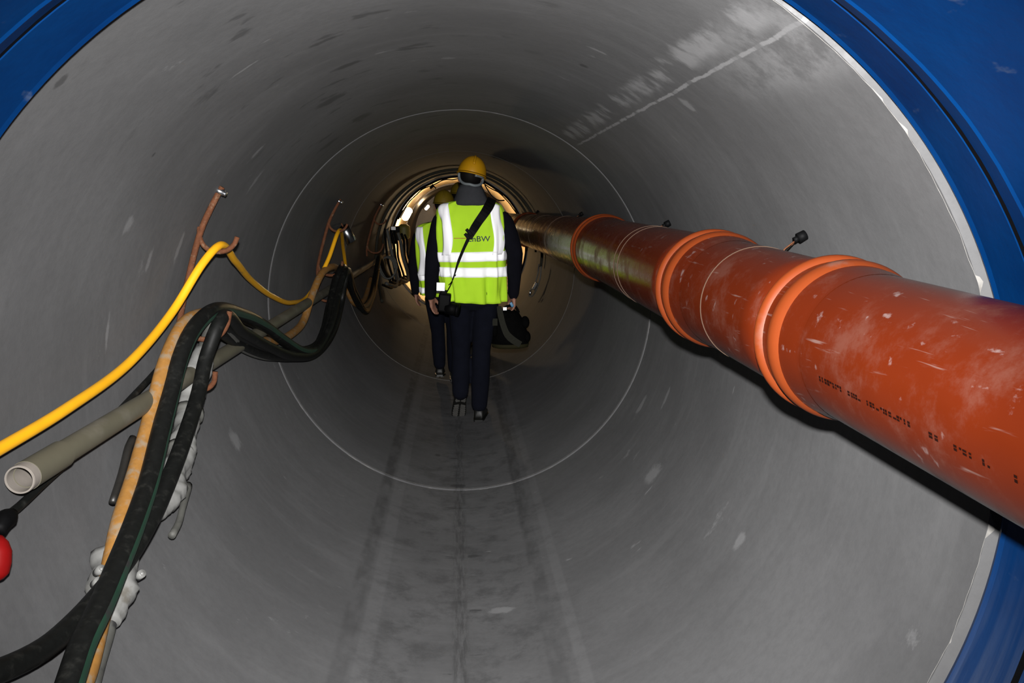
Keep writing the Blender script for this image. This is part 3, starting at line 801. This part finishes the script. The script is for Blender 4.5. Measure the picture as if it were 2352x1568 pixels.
def person(root, s, J, label, group, voxel, mood):
    """J: joints in metres for a 1.86 m figure (helmet included), x and y from the root, walking along +y"""
    RX, RY = root
    fz = 1-math.sqrt(1-RX*RX)
    W = lambda p: Vector((RX+p[0]*s, RY+p[1]*s, fz+p[2]*s))
    t = thing('person', label, 'person', (RX, RY, fz), group)
    samples = []          # (point, radius, tag)
    datas = []
    def limb(pts, rads, tag, segs=14, step=.02):
        pts = [W(p) for p in pts]; rads = [r*s for r in rads]
        P_, R_ = capped(pts, rads)
        datas.append(tube_data(P_, R_, segs, step))
        for a, b, ra, rb in zip(pts[:-1], pts[1:], rads[:-1], rads[1:]):
            for k in range(6):
                f = k/5
                samples.append((a.lerp(b, f), ra+(rb-ra)*f, tag))
    def torso(rows, tag):
        rows = [(RX+x*s, RY+y*s, fz+z*s, a*s, b*s) for x, y, z, a, b in rows]
        datas.append(rings_data(rows))
        for x, y, z, a, b in rows:
            for u in (-.6, -.3, 0, .3, .6):
                samples.append((Vector((x+u*a, y, z)), b, tag))
    # trunk
    torso([(.0, 0, .80, .10, .08), (.0, 0, .84, .155, .115), (0, -.005, .92, .175, .125), (0, 0, 1.02, .165, .11)], 1)
    torso([(0, 0, 1.0, .16, .105), (0, 0, 1.1, .165, .108), (0, .0, 1.25, .185, .115), (0, 0, 1.38, .195, .11), (0, 0, 1.45, .18, .095), (0, .005, 1.51, .12, .075), (0, .01, 1.545, .06, .055)], 0)
    hx, hy, hz = J['head']
    limb([(0, .01, 1.48), (hx*.4, .02, 1.56), (hx*.8, .025, 1.64)], [.062, .058, .06], 2)
    # head: cranium, jaw, nose, ears
    hc = W((hx, hy, hz))
    datas.append(ball_data(hc+Vector((0, .0, .03))*s, .076*s, .096*s, .10*s, 20, 14)); samples.append((hc+Vector((0, 0, .04))*s, .08*s, 2))
    datas.append(ball_data(hc+Vector((0, .03, -.045))*s, .058*s, .065*s, .075*s, 16, 12)); samples.append((hc+Vector((0, .03, -.05))*s, .06*s, 2))
    datas.append(ball_data(hc+Vector((0, .10, -.012))*s, .014*s, .022*s, .026*s, 10, 8)); samples.append((hc+Vector((0, .10, -.01))*s, .02*s, 2))
    datas.append(ball_data(hc+Vector((0, .084, -.058))*s, .026*s, .012*s, .011*s, 10, 8))
    for sx in (-1, 1):
        datas.append(ball_data(hc+Vector((sx*.078, .0, -.012))*s, .011*s, .02*s, .032*s, 10, 8)); samples.append((hc+Vector((sx*.08, 0, -.01))*s, .02*s, 2))
    # arms and hands
    for k in ('L', 'R'):
        sg = -1 if k == 'L' else 1
        sh, el, wr = J['sh'+k], J['el'+k], J['wr'+k]
        mid = tuple(.5*(a+b) for a, b in zip(sh, el))
        limb([(sh[0]*.6, sh[1], sh[2]+.0), sh, (mid[0]+sg*.006, mid[1], mid[2]), el], [.058, .060, .064, .057], 0)
        mid2 = tuple(.5*(a+b) for a, b in zip(el, wr))
        limb([el, mid2, wr], [.057, .052, .041], 0)
        # palm and five fingers
        wv = Vector(wr); fd = Vector(J['hd'+k]).normalized()      # finger direction
        sd = Vector(J['sd'+k]).normalized()                       # across the palm, little finger -> thumb side
        sd = (sd - fd*sd.dot(fd)).normalized()
        nd = fd.cross(sd)*(1 if k == 'L' else -1)
        if nd.y > 0: nd = nd
        curl = J['curl'+k]
        limb([wv-fd*.01, wv+fd*.03], [.028, .027], 2, 12, .01)
        for off in (-.024, -.008, .008, .024):
            limb([wv+fd*.025+sd*off*.7, wv+fd*.085+sd*off], [.014, .0125], 2, 10, .01)
        pn = Vector(J['pn'+k]).normalized()                       # palm side: fingers curl this way
        pn = (pn - fd*pn.dot(fd) - sd*pn.dot(sd)).normalized()
        for off, ln, rr in ((-.027, .058, .0075), (-.009, .072, .0085), (.009, .077, .0088), (.027, .070, .0086)):
            b0 = wv+fd*.085+sd*off
            a1, a2, a3 = curl*.35, curl*.8, curl*1.25
            p1_ = b0 + (fd*math.cos(a1)+pn*math.sin(a1))*ln*.45 + sd*off*.10
            p2_ = p1_ + (fd*math.cos(a2)+pn*math.sin(a2))*ln*.32
            p3_ = p2_ + (fd*math.cos(a3)+pn*math.sin(a3))*ln*.23
            limb([b0, p1_, p2_, p3_], [rr*1.12, rr*1.02, rr*.95, rr*.82], 2, 10, .008)
        tb = wv+fd*.03+sd*.022
        limb([tb, tb+fd*.028+sd*.022+pn*.012, tb+fd*.055+sd*.026+pn*.024, tb+fd*.074+sd*.02+pn*.032], [.013, .0115, .010, .0085], 2, 10, .008)
    # legs
    for k in ('L', 'R'):
        hp, kn, an = J['hip'+k], J['kn'+k], J['an'+k]
        m1 = tuple(.5*(a+b) for a, b in zip(hp, kn)); m2 = tuple(.45*a+.55*b for a, b in zip(kn, an))
        limb([hp, m1, kn], [.094, .080, .066], 1, 18)
        limb([kn, (m2[0], m2[1]-.012, m2[2]), an], [.066, .066, .057], 1, 18)
    me = remesh('body', merge(*datas), voxel)
    me.materials.clear()
    for m in (mood['top'], mood['legs'], 'skin'): me.materials.append(M[m])
    nf = len(me.polygons)
    cen = np.empty(nf*3, dtype=np.float32); me.polygons.foreach_get('center', cen); cen = cen.reshape(-1, 3)
    SP = np.array([tuple(p) for p, r, g in samples], dtype=np.float32); SR = np.array([r for p, r, g in samples], dtype=np.float32); SG = np.array([g for p, r, g in samples], dtype=np.int32)
    best = np.full(nf, 1e9, dtype=np.float32); tag = np.zeros(nf, dtype=np.int32)
    for i in range(len(SP)):
        d = np.linalg.norm(cen-SP[i], axis=1)-SR[i]
        mk_ = d < best
        best[mk_] = d[mk_]; tag[mk_] = SG[i]
    me.polygons.foreach_set('material_index', tag)
    me.polygons.foreach_set('use_smooth', [True]*nf)
    me.update()
    body = part('body', me, None, t)
    for sx in (-1, 1):
        part('eye', mk('eye', *ball_data(hc+Vector((sx*.03, .086, .005))*s, .011*s, .009*s, .008*s, 10, 8)), 'hair', body)
    # boots
    for k in ('L', 'R'):
        heel, fdv, upv = W(J['heel'+k]), Vector(J['foot'+k]).normalized(), Vector(J['fup'+k])
        upv = (upv - fdv*upv.dot(fdv)).normalized(); sv = fdv.cross(upv)
        rows = [(-.035, .024, .05), (-.03, .032, .09), (.0, .037, .115), (.04, .039, .118), (.075, .041, .10), (.12, .046, .075), (.17, .049, .062), (.21, .045, .05), (.24, .030, .035), (.250, .012, .024)]
        V, F = [], []; sg = 14
        for d, hw, hh in rows:
            for i in range(sg):
                a = 2*PI*i/sg
                cx_, cz_ = math.cos(a), math.sin(a)
                zz = .012 + (hh-.012)*(.5+.5*math.copysign(abs(cz_)**.7, cz_))
                V.append(heel + (fdv*d + sv*(hw*math.copysign(abs(cx_)**.8, cx_)) + upv*zz)*s)
        for q in range(len(rows)-1):
            for i in range(sg):
                j = (i+1) % sg
                F.append((q*sg+i, q*sg+j, (q+1)*sg+j, (q+1)*sg+i))
        F.append(tuple(range(sg))[::-1]); F.append(tuple((len(rows)-1)*sg+i for i in range(sg)))
        bt = part('boot', mk('boot', V, F), 'boot', t)
        R3 = Matrix((sv, fdv, upv)).transposed()
        sol = []
        V, F = [], []
        for lay in (0.0, .016):
            for d, hw, hh in rows:
                V += [heel+(fdv*d*1.02-sv*(hw+.004)+upv*lay)*s, heel+(fdv*d*1.02+sv*(hw+.004)+upv*lay)*s]
        m = len(rows)
        for q in range(m-1):
            a = q*2; b = 2*m+q*2
            F += [(a, a+1, a+3, a+2), (b, b+2, b+3, b+1), (a, a+2, b+2, b), (a+1, b+1, b+3, a+3)]
        F += [(0, 2*m, 2*m+1, 1), (2*m-2, 2*m-1, 4*m-1, 4*m-2)]
        part('outsole', mk('outsole', V, F, False), 'boot', bt)
        for d in (-.02, .005, .03, .09, .115, .14, .165, .19, .215):
            for sx in (-1, 1):
                w_ = float(np.interp(d, [r[0] for r in rows], [r[1] for r in rows]))
                sol.append(box_data(heel+(fdv*d+sv*sx*w_*.52-upv*.004)*s, (w_*.8*s, .016*s, .012*s), R3 @ Matrix.Rotation(sx*.35, 3, 'Z')))
        part('sole_tread', mk('sole_tread', *merge(*sol), False), 'sole', bt, 'ridged sole tread')['kind'] = 'stuff'
    # hi-vis vest: surface function, shell, tape
    vt = J['vest']
    zs = [r[0] for r in vt]
    def S(z, phi, off=0.0):
        x0 = np.interp(z, zs, [r[1] for r in vt]); a = np.interp(z, zs, [r[2] for r in vt]); b = np.interp(z, zs, [r[3] for r in vt])
        c_, s_ = math.cos(phi), math.sin(phi)
        n_ = 2.6
        amp = float(np.interp(z, [.84, 1.0, 1.2, 1.4, 1.6], [.022, .016, .011, .009, .003]))
        fold = amp*(.7*math.sin(phi*11+1.3+z*4)+.5*math.sin(phi*17+.4-z*7)+.6*noise.noise(Vector((phi*3.1, z*5.0, s*7)))) + .010*math.exp(-((z-1.12)/.03)**2)*-.4
        k = off + fold
        x = x0 + (a+k)*math.copysign(abs(c_)**(2/n_), c_)
        y = (b+k)*math.copysign(abs(s_)**(2/n_), s_)
        return W((x, y, z))
    def phi_at(x, z, back=True):
        x0 = np.interp(z, zs, [r[1] for r in vt]); a = np.interp(z, zs, [r[2] for r in vt])
        u = max(-.999, min(.999, (x-x0)/a))
        c_ = math.copysign(abs(u)**1.3, u)
        p = math.acos(c_)
        return -p if back else p
    rows = np.linspace(zs[0], zs[-1], 40); sg = 72
    V, F = [], []
    for z in rows:
        for i in range(sg):
            ph = 2*PI*i/sg
            dz = 0.012*math.sin(ph*2+.6)*max(0, (1.0-z)/.16) if z < 1.0 else 0
            V.append(S(z, ph)+Vector((0, 0, dz*s)))
    for k in range(len(rows)-1):
        for i in range(sg):
            j = (i+1) % sg
            F.append((k*sg+i, k*sg+j, (k+1)*sg+j, (k+1)*sg+i))
    vest = part('vest', mk('vest', V, F), mood['vest'], t, 'yellow-green high visibility vest')
    so = vest.modifiers.new('thick', 'SOLIDIFY'); so.thickness = .004; so.offset = -1
    def strip(fun, n1, n2):
        V, F = [], []
        for i in range(n1+1):
            for j in range(n2+1):
                V.append(fun(i/n1, j/n2))
        for i in range(n1):
            for j in range(n2):
                a = i*(n2+1)+j
                F.append((a, a+1, a+n2+2, a+n2+1))
        o = part('reflective_strip', mk('reflective_strip', V, F), 'retro', vest, 'bright silver reflective tape')
        m_ = o.modifiers.new('thick', 'SOLIDIFY'); m_.thickness = .0025; m_.offset = 1
        return o
    for z0, z1, w_ in J['bands']:
        strip(lambda u, v: S(z0+(z1-z0)*v + w_*math.cos(u*2*PI)*.5, u*2*PI, .0035), 90, 4)
    for xa, xb, z0, z1 in J['straps']:
        for back in (True, False):
            strip(lambda u, v: S(z0+(z1-z0)*u, phi_at(xa+(xb-xa)*v + .012*math.sin(u*5), z0+(z1-z0)*u, back), .0035), 30, 4)
    # helmet
    hr = J['helm']           # centre of the rim, roll, pitch
    c0 = W(hr[0]); Rh = Matrix.Rotation(hr[1], 3, 'Y') @ Matrix.Rotation(hr[2], 3, 'X')
    V, F = [], []; sg = 40
    prof = [(0.0, 1.0), (.10, .995), (.25, .97), (.45, .90), (.62, .79), (.78, .63), (.90, .44), (.97, .24), (1.0, .001)]
    for h, r in prof:
        for i in range(sg):
            a = 2*PI*i/sg
            ridge = 1 + .03*max(0, math.cos(a*1)**12)*(r > .3)
            V.append(c0 + Rh @ Vector((.100*r*math.cos(a), .128*r*math.sin(a)*ridge, .128*h))*s)
    for k in range(len(prof)-1):
        for i in range(sg):
            j = (i+1) % sg
            F.append((k*sg+i, k*sg+j, (k+1)*sg+j, (k+1)*sg+i))
    hm = part('helmet', mk('helmet', V, F), mood.get('helm', 'helmet'), t, 'yellow safety helmet')
    so = hm.modifiers.new('thick', 'SOLIDIFY'); so.thickness = .003; so.offset = -1
    V, F = [], []
    for r0, h0 in ((.995, .006), (1.06, -.004), (1.06, -.008), (.995, .000)):
        for i in range(sg):
            a = 2*PI*i/sg
            peak = .035*max(0, math.sin(a))**3*(r0 > 1)
            V.append(c0 + Rh @ Vector((.100*r0*math.cos(a), .128*r0*math.sin(a)+peak, h0-.35*peak))*s)
    for k in range(4):
        for i in range(sg):
            j = (i+1) % sg; k2 = (k+1) % 4
            F.append((k*sg+i, k*sg+j, k2*sg+j, k2*sg+i))
    part('brim', mk('brim', V, F), mood.get('helm', 'helmet'), hm)
    V, F = [], []
    part('ridge', tube('ridge', [c0 + Rh @ Vector((0, .126*math.cos(a), .122*math.sin(a)**.8+.004))*s for a in [PI*(.12+.76*i/10) for i in range(11)]], .008*s, 8, .01), mood.get('helm', 'helmet'), hm)
    # hair under the helmet
    part('hair', mk('hair', *ball_data(hc+Vector((0, -.020, .012))*s, .080*s, .090*s, .092*s, 20, 12)), 'hair', t)
    return t, W, S, phi_at, vest, hc

poseA = dict(
    head=(-.006, .02, 1.725), shL=(-.205, .0, 1.435), shR=(.21, .0, 1.43), elL=(-.275, -.03, 1.17), elR=(.292, -.07, 1.20), wrL=(-.305, .06, .905), wrR=(.285, .02, .905),
    hdL=(.16, .28, -1), sdL=(.35, 1, .2), pnL=(1, -.15, 0), curlL=.55, hdR=(-.02, .1, -1), sdR=(-.2, 1, .1), pnR=(-1, 0, 0), curlR=1.35,
    hipL=(-.085, 0, .84), hipR=(.085, 0, .84), knL=(-.093, .03, .525), knR=(.050, -.02, .52), anL=(-.105, -.075, .215), anR=(.028, -.035, .115),
    heelL=(-.103, .0, .165), footL=(-.10, .62, -.80), fupL=(-.02, .9, .72), heelR=(.026, -.035, -.002), footR=(.12, 1, 0), fupR=(0, 0, 1),
    vest=[(.862, .010, .212, .150), (.95, .005, .218, .146), (1.08, -.004, .232, .140), (1.25, -.012, .240, .138), (1.38, -.014, .243, .134), (1.45, -.014, .240, .124), (1.50, -.014, .232, .110), (1.53, -.012, .212, .098), (1.55, -.010, .170, .088), (1.565, -.008, .110, .080)],
    bands=[(1.145, 1.212, .004), (1.038, 1.106, -.006)], straps=[(-.215, -.145, 1.19, 1.545), (.128, .196, 1.19, 1.535)],
    helm=((.002, .0, 1.738), math.radians(13), math.radians(-4)))
A, WA, SA, phA, vestA, hcA = person((.085, 5.85), 1.0, poseA, 'person in bright taped vest and yellow helmet walking away with a dark bag', 'people walking away in hi-vis vests', .0075, dict(top='navy', legs='jeans', vest='vest'))
poseB = dict(poseA)
poseB.update(elL=(-.27, -.02, 1.17), wrL=(-.265, .03, .90), hdL=(.12, .1, -1), sdL=(.2, 1, .1), curlL=.6,
    knL=(-.055, -.02, .50), anL=(-.045, -.10, .20), heelL=(-.045, -.10, .085), footL=(0, 1, -.12), fupL=(0, .12, 1),
    knR=(.09, .06, .52), anR=(.09, .10, .12), heelR=(.09, .10, .0), footR=(.05, 1, 0),
    helm=((.028, .0, 1.738), math.radians(4), math.radians(0)), head=(.02, .02, 1.725),
    bands=[(1.02, 1.09, .02), (.90, .955, .02)], straps=[(-.225, -.155, 1.06, 1.52), (.13, .20, 1.06, 1.53)])
B, WB, *_ = person((-.155, 7.15), .89, poseB, 'person half hidden behind the front walker, hand and taped vest edge showing', 'people walking away in hi-vis vests', .009, dict(helm='helmetdimmed', top='navy', legs='jeans', vest='vest'))
poseC = dict(poseB)
C_, WC, *_ = person((-.02, 9.0), .965, poseC, 'person farthest ahead, only the dim helmet showing behind the front walker', 'people walking away in hi-vis vests', .011, dict(helm='helmetdimmed', top='navy', legs='jeans', vest='vest'))

# front walker: scarf, goggles strap, lettering
def ringloft(name, rows, segs=36, lump=.0, fr=18):
    V, F = rings_data(rows, segs, 2.2)
    if lump:
        V = [v + Vector((v.x-.085, v.y-5.85, 0)).normalized()*lump*noise.noise(v*fr) for v in V]
    return mk(name, V, F)
part('scarf', ringloft('scarf', [(.082, 5.84, 1.525, .085, .085), (.080, 5.835, 1.535, .132, .11), (.078, 5.835, 1.56, .126, .108), (.080, 5.84, 1.60, .108, .098), (.080, 5.845, 1.64, .086, .088), (.078, 5.85, 1.672, .070, .078), (.078, 5.855, 1.678, .05, .06)], 40, .014), 'hood', A, 'thick grey scarf')
def backpt(x, z, d=0.0):
    u = (x-.079)/.088
    return (x, 5.85-.112*math.sqrt(max(.02, 1-u*u))+d, z)
gs = part('goggle_strap', tube('goggle_strap', [backpt(.000, 1.752), backpt(.000, 1.725), backpt(.012, 1.694), backpt(.04, 1.676), backpt(.072, 1.672), backpt(.10, 1.664), backpt(.135, 1.668), backpt(.158, 1.688), backpt(.162, 1.712), backpt(.148, 1.724), backpt(.11, 1.732)], .0095, 10, .01), 'greyband', A, 'grey goggle strap')
def flat_text(txt, x0, z0, size, mat, name):
    cu = bpy.data.curves.new('txt', 'FONT'); cu.body = txt; cu.size = size; cu.align_x = 'LEFT'
    cu.offset = .0006
    o = bpy.data.objects.new('txt', cu); COL.objects.link(o)
    dg = bpy.context.evaluated_depsgraph_get(); dg.update()
    me = bpy.data.meshes.new_from_object(o.evaluated_get(dg))
    bpy.data.objects.remove(o)
    me.materials.clear()
    for v in me.vertices:
        X, Z = x0+v.co.x*1.15, z0+v.co.y
        q = SA(Z, phA(X-.085, Z), .004)
        v.co = Vector((X, q.y, Z))
    return part(name, me, mat, vestA)
flat_text('EnBW', .048, 1.287, .052, 'ink', 'lettering')
V = []
for i in range(9):
    X = -.045+.088*i/8
    for dz in (-.0022, .0022):
        q = SA(1.310+dz, phA(X-.085, 1.310+dz), .004); V.append((X, q.y, 1.310+dz))
part('logo_line', mk('logo_line', V, [(2*i, 2*i+2, 2*i+3, 2*i+1) for i in range(8)], False), 'orange', vestA)

# camera on a shoulder strap at the left hip
cm = thing('shoulder_camera', 'black camera on a diagonal strap hanging at the front walker\'s left hip', 'camera', (-.12, 5.75, .80))
part('camera_body', mk('camera_body', *box_data((-.118, 5.70, .875), (.085, .115, .125), Matrix.Rotation(.12, 3, 'Y'), .014)), 'blackclean', cm)
part('lens', mk('lens', *merge(cyl_data((-.105, 5.68, .84), (-.03, 5.655, .825), .042, 20), cyl_data((-.035, 5.657, .826), (-.018, 5.652, .823), .046, 20))), 'blackclean', cm)
part('viewfinder', mk('viewfinder', *box_data((-.12, 5.70, .945), (.045, .06, .03), Matrix.Rotation(.12, 3, 'Y'), .008)), 'blackclean', cm)
part('tape_stand_in', mk('tape_stand_in', *box_data((-.140, 5.672, .985), (.056, .004, .056), Matrix.Rotation(.05, 3, 'Y'), .001)), 'retro', cm, 'small white patch added for the tape of the walker behind')  # added in place of tape showing from the walker behind
def ribbon(name, pts, widths, th, mat, parent, label=None, inflate=0):
    path = catmull([Vector(p) for p in pts], .02)
    cl = np.linspace(0, 1, len(widths)); V, F = [], []
    m = len(path)
    for i, p in enumerate(path):
        tt = (path[min(m-1, i+1)]-path[max(0, i-1)]).normalized()
        nrm = Vector((0, -1, 0)); nrm = (nrm-tt*nrm.dot(tt)).normalized()
        sd = tt.cross(nrm)
        w = float(np.interp(i/(m-1), cl, widths))/2
        for a, b in ((-1, 0), (1, 0), (1, 1), (-1, 1)):
            V.append(p+sd*a*w+nrm*b*th)
    for i in range(m-1):
        for k in range(4):
            j = (k+1) % 4
            F.append((i*4+k, i*4+j, (i+1)*4+j, (i+1)*4+k))
    F += [(0, 1, 2, 3), ((m-1)*4, (m-1)*4+3, (m-1)*4+2, (m-1)*4+1)]
    return part(name, mk(name, V, F, False), mat, parent, label)
def onvest(x, z, off=.010):
    q = SA(z, phA(x-.085, z), off); return (x, q.y, z)
ribbon('strap', [(.222, 5.80, 1.572), onvest(.205, 1.535), onvest(.17, 1.48), onvest(.125, 1.42), onvest(.085, 1.36), onvest(.055, 1.31)], [.062, .068, .062, .058, .056, .046], .008, 'blackclean', cm, 'wide padded strap')
ribbon('thin_strap', [onvest(.058, 1.315), onvest(.015, 1.225), onvest(-.02, 1.14), onvest(-.05, 1.05), onvest(-.075, .985), (-.10, 5.70, .945)], [.024, .020, .020, .010, .008, .008], .004, 'blackclean', cm)
ribbon('thin_strap', [onvest(-.035, 1.065), onvest(-.075, 1.0), onvest(-.11, .97), (-.13, 5.705, .95)], [.006, .006], .003, 'blackclean', cm)
for x, z in ((.065, 1.345), (.045, 1.325), (.055, 1.355)):
    part('buckle', mk('buckle', *box_data(onvest(x, z, .016), (.045, .012, .022), Matrix.Rotation(.9, 3, 'Y'), .003)), 'blackclean', cm)

# dark bag in the right hand
bg = thing('carry_bag', 'black soft bag with a grey strap carried in the front walker\'s right hand', 'bag', (.36, 5.87, .53))
rows = [(.345, 5.88, .528, .10, .055), (.345, 5.88, .540, .128, .085), (.345, 5.88, .60, .134, .095), (.338, 5.88, .66, .125, .095), (.332, 5.88, .72, .108, .088), (.328, 5.88, .775, .085, .065), (.328, 5.88, .795, .055, .035)]
part('bag_body', ringloft('bag_body', rows, 36, .012, 14), 'bag', bg)
part('base_panel', ringloft('base_panel', [(.345, 5.88, .520, .10, .060), (.345, 5.88, .528, .128, .088), (.345, 5.88, .553, .134, .093), (.345, 5.88, .556, .12, .08)], 36, .006, 14), 'bagolive', bg)
for c, r in (((.462, 5.86, .60), (.028, .06, .042)), ((.450, 5.86, .705), (.032, .055, .045)), ((.232, 5.84, .655), (.026, .05, .055))):
    part('pocket', mk('pocket', *ball_data(c, *r)), 'bag', bg)
ribbon('strap', [(.262, 5.80, .83), (.272, 5.785, .77), (.292, 5.776, .69), (.318, 5.774, .63), (.36, 5.775, .59), (.41, 5.78, .558)], [.03, .042, .04, .042, .05, .045], .006, 'webbing', bg, 'wide grey strap')
part('handle', tube('handle', [(.285, 5.86, .785), (.310, 5.86, .815), (.345, 5.865, .826), (.385, 5.865, .815), (.405, 5.865, .775)], .010, 10, .015), 'bag', bg)
part('name_tag', mk('name_tag', *box_data((.302, 5.768, .815), (.026, .003, .022)), False), 'white', bg, 'small white tag')
part('blue_clip', mk('blue_clip', *box_data((.352, 5.80, .84), (.02, .012, .035), Matrix.Rotation(-.5, 3, 'Y'), .003)), 'blue_item', bg, 'blue clip')
part('logo_patch', mk('logo_patch', *box_data((.232, 5.785, .72), (.035, .003, .05)), False), 'webbing', bg)
